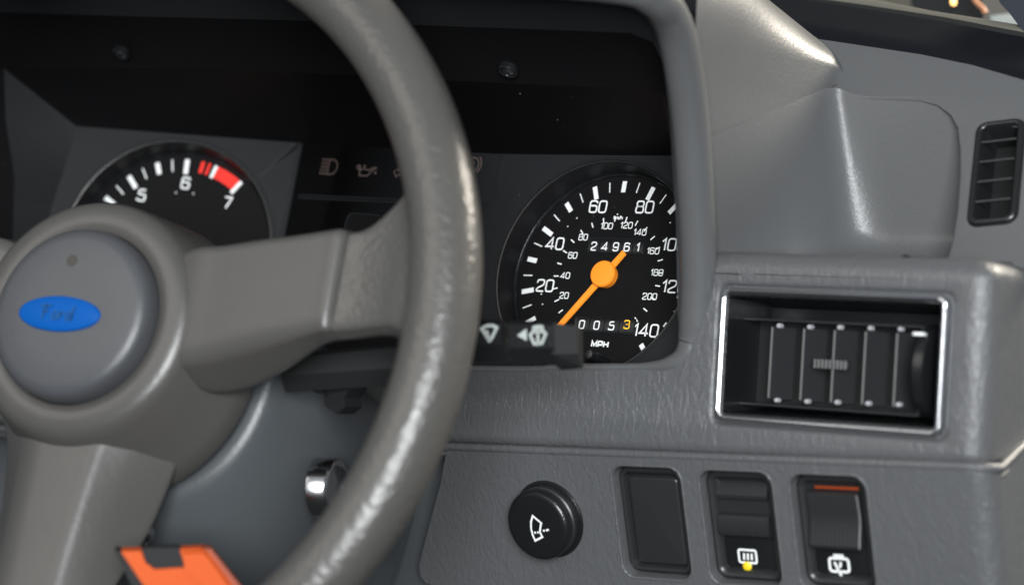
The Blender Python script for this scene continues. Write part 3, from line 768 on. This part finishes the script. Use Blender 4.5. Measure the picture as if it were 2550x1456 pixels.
# blank
fr1, w1, h1 = wframe(0)
bs = thing('switch_blank', 'plain black blanking plate in the left well of the switch row', 'switch', fr1.o)
build('bezel', *loft(rloops(fr1, 0, 0, w1, h1, 5.6, [(-.3, -4), (0, 1.6), (.6, 3.4), (1.7, 4.4), (2.9, 4.0), (3.6, 2.4), (3.9, 0)])), M['bezel'], bs, 45)
build('blank_plate', *loft(rloops(fr1, 0, -.8, w1 - 8.2, h1 - 9.5, 2.0, [(-.6, 0), (0, 1.6), (.5, 2.3), (1.3, 2.5)]), True, False, True), M['bezel'], bs, 45)
build('bezel_floor', [fr1.p(a, b, .2) for a, b in rrect(0, 0, w1 - 5, h1 - 5, 2)], [tuple(range(28))], M['deep'], bs)
def rocker_switch(i, name, label, sym, flag=False):
    fr, w, h = wframe(i)
    t = thing(name, label, 'switch', fr.o)
    build('bezel', *loft(rloops(fr, 0, 0, w, h, 5.6, [(-.3, -4), (0, 1.6), (.6, 3.4), (1.7, 4.4), (2.9, 4.1), (4.1, 2.2), (4.6, .3)])), M['bezel'], t, 45)
    build('bezel_floor', [fr.p(a, b, .3) for a, b in rrect(0, 0, w - 7, h - 7, 1)], [tuple(range(28))], M['deep'], t)
    return t, fr, w, h
dm, f2, w2, h2 = rocker_switch(1, 'demister_switch', 'black rocker switch with rear window heater symbol and yellow dot', None)
iw = w2 - 9.0; top = h2 / 2 - 5
# rocker: raised top pad, dark valley, ribbed lower pad
def extr(fr, prof, x0, x1): return loft([[fr.p(x0, b, h) for b, h in prof], [fr.p(x1, b, h) for b, h in prof]], True, True, True)
rk = build('rocker', *extr(f2, [(top - 1, .4), (top - 2, 1.5), (top - 6.2, 4.0), (top - 8.0, 3.6), (top - 9.2, 1.2), (top - 15, .9), (top - 15.6, 4.2), (top - 17, 4.8), (top - 22.6, 5.4), (top - 24.4, 4.8), (top - 25.2, .4)], -iw / 2, iw / 2), M['vane'], dm, 25)
for k in range(11):
    x = -iw / 2 + 1 + k * (iw - 2) / 10
    build('grip_rib', *extr(f2, [(top - 16.6, 4.6), (top - 17, 5.1), (top - 22.6, 5.75), (top - 23.6, 5.0)], x - .3, x + .3), M['vane'], rk, 25)
build('lower_plate', *box(f2, -iw / 2, iw / 2, -h2 / 2 + 5.2, top - 26.5, .3, 1.1, .4), M['black'], dm)
sx, sy = f2.px(1862, 1384, 1.2)
grid_ = [(rp([(-5, -3.4), (5, -3.4), (5, 3.4), (-5, 3.4)], 1.2, True), True)] + [([(x, -1.9), (x + .3, 1.6)], False) for x in (-2.2, 0, 2.2)] + [([(x, -3.2), (x * 1.2, -5.2)], False) for x in (-1.6, 1.0)]
printed('rear_heater_symbol', f2, grid_, 1.0, M['white'], dm, sx, sy, 1.3, sc=.86)
dx, dy = f2.px(1861, 1409, 1.2)
build('indicator_dot', *lathe(f2, dx, dy, [(2.2, 1.2), (2.0, 1.9), (1.2, 2.3), (.3, 2.4)], 24, cap1=True), M['yellow'], dm, 50)
wp, f3, w3, h3 = rocker_switch(2, 'rear_wiper_switch', 'black rocker switch with rear wiper symbol and thin orange flag', None)
iw3 = w3 - 9.0; top3 = h3 / 2 - 5
build('flag', *box(f3, -iw3 / 2 + 3.2, iw3 / 2 - 1.4, top3 - 2.2, top3 - 1.2, .4, 1.2), M['brickred'], wp)
rk3 = build('rocker', *extr(f3, [(top3 - 2.8, .4), (top3 - 3.2, 4.2), (top3 - 5, 4.4), (top3 - 12, 3.4), (top3 - 16, 3.6), (top3 - 22, 5.6), (top3 - 25.8, 7.0), (top3 - 27.2, 6.4), (top3 - 27.6, .4)], -iw3 / 2 + .6, iw3 / 2 - .6), M['vane'], wp, 25)
for k in range(12):
    x = -iw3 / 2 + 2 + k * (iw3 - 4) / 11
    build('grip_rib', *extr(f3, [(top3 - 16.5, 3.7), (top3 - 17, 4.2), (top3 - 25.4, 7.15), (top3 - 26, 6.6)], x - .28, x + .28), M['vane'], rk3, 25)
build('rocker_edge', *tube([f3.p(iw3 / 2 - .9, b, h) for b, h in ((top3 - 3.6, 4.5), (top3 - 8, 4.1), (top3 - 13, 3.6), (top3 - 17, 4.1), (top3 - 22, 5.8), (top3 - 26.4, 7.0))], .00045, 8), M['vaneedge'], rk3, 60)
build('lower_plate', *box(f3, -iw3 / 2, iw3 / 2, -h3 / 2 + 5.2, top3 - 30, .3, 1.1, .4), M['black'], wp)
sx, sy = f3.px(2090, 1404, 1.2)
rw = [(rp([(-5, -3.6), (5, -3.6), (5, 3.0), (-5, 3.0)], 1.6, True), True), ([(.6, -5.8), (-.8, -2.6), (-2.4, 1.0)], False), ([(-2.6, 4.4), (2.8, 4.4)], False), ([(.2, -1.6), (1.0, 1.2)], False)]
printed('rear_wiper_symbol', f3, rw, 1.15, M['white'], wp, sx, sy, 1.3, sc=.9)

# ================================================================== WASHER KNOB
kb = LPF.px(1368, 1291)
KN = Fr(LPF.p(*kb, 0), LPF.ex, LPF.ey, LPF.n)
kn = thing('washer_knob', 'round black push knob with white windscreen washer symbol', 'knob', KN.o)
build('knob_base', *lathe(KN, 0, 0, [(18.4, -.5), (18.4, .6), (17.8, 1.3), (17.0, 1.4), (16.6, 3.4)], 72), M['black'], kn, 40)
prof = [(16.4, 1.0), (16.6, 3.4)]
build('knob_collar', *lathe(KN, 0, 0, [(16.6, 1.2), (16.6, 4.6), (16.2, 5.0), (15.8, 5.2), (15.8, 6.0)], 72), M['vane'], kn, 40)
build('knob_cap', *lathe(KN, 0, 0, [(15.8, 5.6), (16.4, 6.1), (16.7, 7.2), (16.7, 8.6), (16.2, 10.0), (15.2, 10.8), (13.5, 11.1), (6, 11.25), (.3, 11.3)], 72, cap1=True), M['black'], kn, 40)
sx, sy = KN.px(1336, 1312, 11.4)
ws = [([(-1.2, 5.4), (3.0, 2.2), (2.2, .2), (1.6, -2.2), (2.6, -4.4), (-1.6, -6.4)] + [(-2.6, -3.8), (-3.0, -.6), (-2.6, 2.4)], True), ([(-1.6, -2.6), (-.6, -2.5)], False), ([(.0, -2.4), (.9, -2.3)], False), ([(3.4, -1.4), (4.4, -1.3)], False), ([(5.0, -1.2), (6.6, -.7)], False)]
printed('washer_symbol', KN, ws, .95, M['white'], kn, sx, sy, 11.5)

# ================================================================== STEERING WHEEL
WC = Vector((-0.1243, -0.2369, -0.0311)); WN = Vector((0.21319, -0.946249, 0.243235))
WF = Fr(WC, Vector((0.975547, 0.219791, 0)), Vector((-0.053461, 0.237288, 0.969967)), WN)
whl = thing('steering_wheel', 'grey three spoke steering wheel with blue oval badge in front of the dashboard', 'steering wheel', WC)
RW, RTB = 176.0, 14.7
loops = []
for i in range(192):
    t = 2 * math.pi * i / 192; l = []
    for j in range(28):
        a = 2 * math.pi * j / 28; r = RW + RTB * math.cos(a)
        l.append(WF.p(r * math.cos(t), r * math.sin(t), RTB * math.sin(a)))
    loops.append(l)
loops.append(loops[0])
build('rim', *loft(loops), M['rim'], whl, 60)
hl = []
for r, h, cx_, cy in ((38.7, -18, 0, 0), (39.6, -17, 0, 0), (44, -16.6, 0, 0), (49, -17.2, 0, 0), (52, -19, 0, 0), (54, -22.5, .5, -.5), (57, -34, 2, -2.5), (61, -48, 5, -6), (63, -55, 6, -8), (62.5, -57, 6, -8), (56, -60, 6, -8)):
    hl.append([WF.p(cx_ + r * math.cos(2 * math.pi * i / 96), cy + r * math.sin(2 * math.pi * i / 96), h) for i in range(96)])
build('hub', *loft(hl), M['spoke'], whl, 50)
build('centre_pad', *lathe(WF, 0, 0, [(38.4, -20), (38.2, -14), (37.2, -10.6), (35, -8.6), (32, -7.8), (20, -7.3), (8, -7.0), (.4, -7.0)], 96, cap1=True), M['pad'], whl, 50)
bc = WF.px(147, 781, -6.6)
bd = build('badge', *lathe(WF, bc[0], bc[1], [(1.06, -7.2), (1.04, -6.1), (.98, -5.7), (.5, -5.4), (.02, -5.35)], 64, sx=19.0, sy=7.4, cap1=True), M['blue'], whl, 60)
tp_ = [([(a * .82 - 6.6, b * .82 - 3.0) for a, b in p], c) for p, c in [([(a, b) for a, b in q[0]], q[1]) for q in [(x[0], x[1]) for x in [([(u + 8, v + 3.6) for u, v in pp], cc) for pp, cc in textpaths('Ford', 7.2, .18)]]]]
printed('badge_script', WF, tp_, 1.0, M['bluedark'], bd, bc[0], bc[1] + .3, -4.75)
db = WF.px(178, 648, -7)
build('pad_plug', *lathe(WF, db[0], db[1], [(2.6, -7.4), (2.4, -7.0), (.3, -6.9)], 24, cap1=True), M['plug'], whl, 50)
def spoke(rot, secs, name, m, trim=None):
    c, s = math.cos(rot), math.sin(rot)
    sf = Fr(WC, WF.ex * c + WF.ey * s, WF.ey * c - WF.ex * s, WF.n)
    loops = []
    for x, yu, yl, hf, bu, bl, dp in secs:
        pts = [sf.p(x, yu + bu, hf - dp), sf.p(x, yu + bu * .4, hf - dp * .35), sf.p(x, yu, hf), sf.p(x, yl, hf), sf.p(x, yl - bl * .45, hf - dp * .42), sf.p(x, yl - bl, hf - dp), sf.p(x, yl * .6, hf - dp - 5), sf.p(x, yu * .6, hf - dp - 5)]
        ring = pts + [pts[0]]
        q = round3([pts[-1].lerp(pts[0], .5)] + pts + [pts[-1].lerp(pts[0], .5)], [0, .004, .004, .004, .009, .008, .004, .004, .004, 0], 5)
        loops.append(q[:-1])
    n = len(loops[0]); dn = []
    cols = [spline([l[j] for l in loops], 4) for j in range(n)]
    dl = [list(z) for z in zip(*cols)]
    return build(name, *loft(dl, True, True, True), M[m], whl, 45)
# x, y upper, y lower, front height, upper bevel, lower bevel, depth
sp = [(30, 28, -16, -24, 4, 14, 22), (48, 34, -16, -19.5, 4, 9, 17), (62, 35.5, -13.5, -18, 3, 12, 21), (78, 38, -9.5, -16.3, 3, 12, 23), (96, 40, -5, -14.5, 3, 9, 19), (112, 42, -1, -13, 3, 4.5, 13), (118, 42.6, .2, -12.5, 3, 3.5, 11), (121, 42.0, .8, -14.5, 3, 3, 9)]
ins = [(120, 41.5, 1.0, -16, 3, 3, 8), (130, 44.5, 2.2, -15.5, 3, 3, 8), (142, 55, 3.5, -13, 3, 3, 8), (150, 66, 3.0, -10, 3, 4, 9), (160, 72, -2, -7, 3, 6, 9), (170, 62, -12, -6, 3, 8, 8)]
spoke(0, sp, 'spoke', 'spoke'); spoke(0, ins, 'spoke_end', 'rim')
mir = lambda s: [(x, -yl, -yu, h, bl, bu, d) for x, yu, yl, h, bu, bl, d in s]
spoke(math.pi, mir(sp), 'spoke', 'spoke'); spoke(math.pi, mir(ins), 'spoke_end', 'rim')
bs_ = [(36, 20, -20, -26, 30, 30, 20), (54, 17.5, -17.5, -24, 27, 27, 26), (85, 15.5, -15.5, -21, 23, 23, 26), (114, 13.5, -13.5, -18, 19, 19, 18), (140, 13, -13, -14, 15, 15, 14), (168, 20, -20, -8, 14, 14, 10)]
spoke(-math.pi / 2, bs_, 'spoke', 'spoke')

# ================================================================== STEERING COLUMN
CFR = Fr(WC - WN * .066 + (WF.ex * 3 - WF.ey * 4) * .001, WF.ex, WF.ey, WF.n)
colm = thing('steering_column', 'blue grey plastic steering column cowl with key lock below the wheel', 'steering column', CFR.p(0, 0, -60))
loops = []
for r, h, dw, top_ in ((20, 0, 0, .66), (64, -.4, 0, .66), (67, -1.4, 0, .66), (69, -3.6, 1, .66), (70.5, -8, 4, .65), (73, -14, 8, .62), (79, -40, 22, .50), (80, -90, 45, .28), (80, -150, 60, .02)):
    l = []
    for i in range(72):
        t = 2 * math.pi * i / 72; a, b = math.cos(t), math.sin(t)
        a = math.copysign(abs(a) ** .9, a); bb = math.copysign(abs(b) ** .9, b)
        l.append(CFR.p(r * a, (r * top_ * bb) if b > 0 else ((r + dw) * bb), h))
    loops.append(l)
build('cowl', *loft(loops, True, True, False), M['shroud'], colm, 60)
ck = on(826, 1216, CFR.p(84, 0, 0), WF.ex)
IK = Fr(ck, WF.n * -1, WF.ey, WF.ex + Y_ * .25)
lk = build('key_lock', *lathe(IK, 0, 0, [(13.5, -6), (13.5, 2.0), (12.6, 3.2), (11.2, 3.4), (10.0, 2.6), (9.4, .4), (6, 0)], 48), M['lockmetal'], colm, 50)
build('lock_face', *lathe(IK, 0, 0, [(9.4, .4), (4, .8), (.3, .9)], 32, cap1=True), M['lockmetal'], lk, 40)
sc_ = on(351, 1328, CFR.p(0, 0, -6), WF.n)
SCF = Fr(sc_, WF.ex, WF.ey + WF.n * .8, WF.n - WF.ey * .8)
build('cowl_screw', *lathe(SCF, 0, 0, [(6.0, -2), (6.0, 1), (5, 1.8), (3.6, .6), (3.0, -.5), (.3, -.5)], 24, cap1=True), M['steel'], colm, 40)

# ================================================================== COLUMN STALK
STY = -150
s0, s1 = P(700, 905, -165), P(1440, 848, -128)
ax = (s1 - s0).normalized(); SL = (s1 - s0).length * 1000
# face of the stalk looks at the driver, a little upward
sn = Vector((.05, -1, .12)); sn = (sn - ax * sn.dot(ax)).normalized()
STF = Fr(s0, ax, sn.cross(ax), sn)
stk = thing('column_stalk', 'black wiper stalk with worn white wash and wipe symbols behind the wheel rim', 'stalk', s0)
def stalk_seg(name, a0, a1, hb0, hb1, ht0, ht1, d0, d1, bev=1.6):
    loops = []
    for a, bb, tt, d in ((a0, hb0, ht0, d0), (a1, hb1, ht1, d1)):
        loops.append([STF.p(a, b, h) for b, h in ((bb, -d), (tt, -d), (tt + .5, -2), (tt - 1.5, 0), (bb + 2.5, 0), (bb - 4, -5))])
    return build(name, *loft(loops, True, True, True), M['deep' if name == 'stalk_arm' else 'black'], stk, 25)
pa = [STF.px(x, 850)[0] for x in (1140, 1252, 1266, 1380, 1428)]
bt_ = lambda x, y: STF.px(x, y)[1]
stalk_seg('stalk_arm', 0, STF.px(1000, 880)[0], bt_(760, 945), bt_(990, 930), bt_(760, 880), bt_(990, 855), 14, 12)
stalk_seg('stalk_arm', STF.px(1000, 880)[0], STF.px(1150, 850)[0], bt_(990, 930), bt_(1150, 885), bt_(990, 855), bt_(1150, 800), 12, 12)
g1 = stalk_seg('stalk_segment', STF.px(1150, 850)[0], STF.px(1250, 850)[0], bt_(1160, 872), bt_(1250, 872), bt_(1160, 795), bt_(1250, 797), 12, 12)
g2 = stalk_seg('stalk_segment', STF.px(1266, 850)[0], STF.px(1378, 850)[0], bt_(1270, 880), bt_(1402, 878), bt_(1270, 797), bt_(1402, 800), 13, 13)
build('stalk_end', *loft([[STF.p(a, b, h) for b, h in ((bt_(1402, 878), -1), (bt_(1402, 905), -7), (bt_(1402, 905), -14), (bt_(1402, 800), -14), (bt_(1402, 800), -1))] for a in (pa[3] - 1.2,)] + [[STF.p(pa[4], b, h) for b, h in ((bt_(1430, 874), -6), (bt_(1430, 902), -10), (bt_(1430, 902), -14), (bt_(1430, 806), -14), (bt_(1430, 806), -6))]], True, True, True), M['deep'], stk, 25)
i1 = STF.px(1219, 830); i2 = STF.px(1340, 838)
wip = [([(-3.9, 2.6), (-2, 3.7), (0, 4.0), (2, 3.7), (3.9, 2.6), (1.2, -2.6), (-.6, -2.6)], True), ([(.2, -4.4), (-1.6, 1.6)], False)]
printed('wipe_symbol', STF, wip, 1.35, M['symwhite'], g1, *i1, h=.25, sc=.85)
was = [([(-4.2, 1.2), (-2.4, 2.6), (0, 3.0), (2.4, 2.6), (4.2, 1.2), (2.0, -3.6), (-2.0, -3.6)], True), ([(-2.4, 2.8), (-2.0, 5.0), (-.2, 5.2), (0, 3.6), (.3, 5.2), (2.2, 5.0), (2.6, 2.8)], False), ([(0, -4.6), (0, 3.0)], False)]
printed('wash_symbol', STF, was, 1.15, M['symwhite'], g2, *i2, h=.25, sc=.82)
iar = STF.px(1303, 834)
flat('arrow_mark', STF, [[(iar[0] - 2.6, iar[1]), (iar[0] + 1.6, iar[1] - 2.6), (iar[0] + 1.6, iar[1] + 2.6)]], M['symwhite'], g2, .25)
# bracket hanging under the stalk root
bk = [P(x, y, -150) for x, y in ((805, 935), (880, 930), (868, 975), (856, 990), (860, 1012), (838, 1030), (808, 1008))]
build('stalk_bracket', *loft([bk, [p + Vector((0, .012, 0)) for p in bk]], True, True, True), M['deep'], stk, 25)
bk = [P(x, y, -152) for x, y in ((752, 890), (800, 880), (792, 950), (810, 985), (780, 975), (752, 945))]
build('stalk_bracket', *loft([bk, [p + Vector((0, .012, 0)) for p in bk]], True, True, True), M['deep'], stk, 25)

# ================================================================== ORANGE CASE
oc0 = P(420, 1420, -235)
on_ = (CAM - oc0); on_.z -= .14; on_.normalize()
OF = Fr(oc0, X_ - on_ * X_.dot(on_), on_.cross(X_), on_)
def opx(x, y, h=0): return OF.px(x, y, h)
ocs = thing('plastic_case', 'bright orange plastic case with black latch below the steering column', 'case', oc0)
outl = [opx(*q) for q in ((298, 1372), (352, 1371), (362, 1400), (385, 1417), (462, 1412), (448, 1368), (505, 1366), (522, 1377), (612, 1500), (680, 1620), (470, 1640), (372, 1480))]
mb = MB().add(*plate(OF, outl, h=0))
mb.add(*loft([[OF.p(a, b, 0) for a, b in outl], [OF.p(a, b, -12) for a, b in outl]], True))
mb.build('case_body', M['orange'], ocs, 30)
inn = [opx(*q) for q in ((385, 1440), (490, 1425), (540, 1480), (600, 1600), (480, 1610), (420, 1500))]
inl = [[OF.p(a, b, .05) for a, b in inn], [OF.p(a * .97, b * .97, 2.0) for a, b in inn]]
rim_ = [opx(*q) for q in ((462, 1415), (455, 1372), (505, 1369), (519, 1379), (612, 1505), (572, 1505))]
build('case_ridge', *loft([[OF.p(a, b, .02) for a, b in rim_], [OF.p(a * .98, b - .6, 3.2) for a, b in rim_]], True, False, True), M['orange'], ocs, 30)
la = [opx(*q) for q in ((352, 1366), (448, 1364), (463, 1413), (385, 1418), (361, 1400))]
build('latch', *loft([[OF.p(a, b, -11) for a, b in la], [OF.p(a, b, -2.5) for a, b in la]], True, False, True), M['deep'], ocs, 30)
tr_ = [opx(*q) for q in ((285, 1368), (300, 1370), (374, 1482), (470, 1640), (440, 1650), (340, 1480))]
build('case_edge', *loft([[OF.p(a, b, -11) for a, b in tr_], [OF.p(a, b, 1.0) for a, b in tr_]], True, False, True), M['deep'], ocs, 30)
tr_ = [opx(*q) for q in ((507, 1363), (527, 1367), (632, 1500), (700, 1620), (680, 1620), (612, 1500), (522, 1377))]
build('case_edge', *loft([[OF.p(a, b, -11) for a, b in tr_], [OF.p(a, b, -.5) for a, b in tr_]], True, False, True), M['brickred'], ocs, 30)
fw = build('footwell', [P(-300, 900, 60), P(1100, 900, 60), P(1100, 1900, 60), P(-300, 1900, 60)], [(0, 1, 2, 3)], M['dark']); fw['kind'] = 'structure'

# ================================================================== WINDSCREEN, PILLAR, OUTSIDE
wsn = thing('windscreen', 'lower edge of the windscreen with black cowl panel above the dashboard', 'windscreen', P(2300, 80, 120))
bl = [P(1650, 10, 62), P(1900, 72, 62), P(2030, 96, 62), P(2290, 138, 62), P(2550, 202, 62), P(2760, 262, 62)]
bm_ = [P(1700, -15, 76), P(1920, 40, 76), P(2070, 62, 76), P(2300, 100, 76), P(2560, 160, 76), P(2760, 215, 76)]
bt2 = [P(1750, -60, 96), P(1983, -3, 96), P(2162, 24, 96), P(2350, 55, 96), P(2560, 95, 96), P(2760, 135, 96)]
build('cowl_panel', *loft([[p + Vector((0, .0, -.012)) for p in bl], bl, bm_, bt2], False), M['seal'], wsn, 60)
gp = [P(1750, -68, 102), P(1983, -11, 102), P(2162, 14, 102), P(2350, 43, 102), P(2560, 83, 102), P(2760, 123, 102)]
build('rubber_seal', *loft([bt2, [p + Vector((0, .006, -.002)) for p in bt2], gp], False), M['deep'], wsn, 60)
ol = [P(1850, -65, 108), P(2175, -2, 108), P(2323, 28, 108), P(2440, 46, 108), P(2540, 63, 108), P(2760, 100, 108)]
build('trim_strip', *loft([gp, [a.lerp(b, .5) + Vector((0, -.002, 0)) for a, b in zip(gp, ol)], ol], False), M['olive'], wsn, 60)
gt = [p + Vector((0, .14, .16)) for p in ol]
build('glass', *loft([ol, gt], False), M['lens'], wsn, 60)
pl = [P(x, y, 102) for x, y in ((2478, -30), (2490, 8), (2512, 32), (2535, 62), (2560, 90), (2700, 130), (2700, -60))]
tag(build('pillar_trim', *loft([pl, [p + Vector((.01, .03, 0)) for p in pl]], True, True, True), M['pillar'], None, 30), 'dark blue black pillar trim at top right corner', 'trim')
# things seen through the glass
ob = [P(x, y, 270) for x, y in ((2260, -60), (2270, 18), (2390, 48), (2450, 60), (2440, -60))]
tag(build('black_box', *loft([ob, [p + Vector((0, .12, 0)) for p in ob]], True, True, True), M['dark'], None, 30), 'black box beyond the windscreen glass', 'box')
pb = [P(x, y, 280) for x, y in ((2455, 42), (2515, 34), (2545, 62), (2470, 72))]
tag(build('pale_panel', *loft([pb, [p + Vector((0, .05, 0)) for p in pb]], True, True, True), M['pale'], None, 30), 'pale grey panel beyond the windscreen near the pillar', 'panel')
hs = spline([P(2415, -20, 250), P(2432, 6, 250), P(2448, 22, 250), P(2454, 34, 250)], 6)
tag(build('copper_pipe', *tube(hs, .0014, 10), M['copper'], None, 60), 'thin copper coloured curved pipe beyond the windscreen', 'pipe')
lf = Fr(P(2372, 4, 250), X_, Z_, -Y_)
tag(build('small_lamp', *lathe(lf, 0, 0, [(1.0, -3), (1.1, 0), (.8, .8), (.2, 1.0)], 20, sy=2.0, cap1=True), M['bulb'], None, 50), 'small glowing orange lamp beyond the windscreen', 'lamp')
bw = [P(x, y, 1500) for x, y in ((1400, -1200), (3700, -1200), (3700, 260), (1400, 260))]
wb = build('outside_wall', bw, [(0, 1, 2, 3)], M['olive']); wb['kind'] = 'structure'
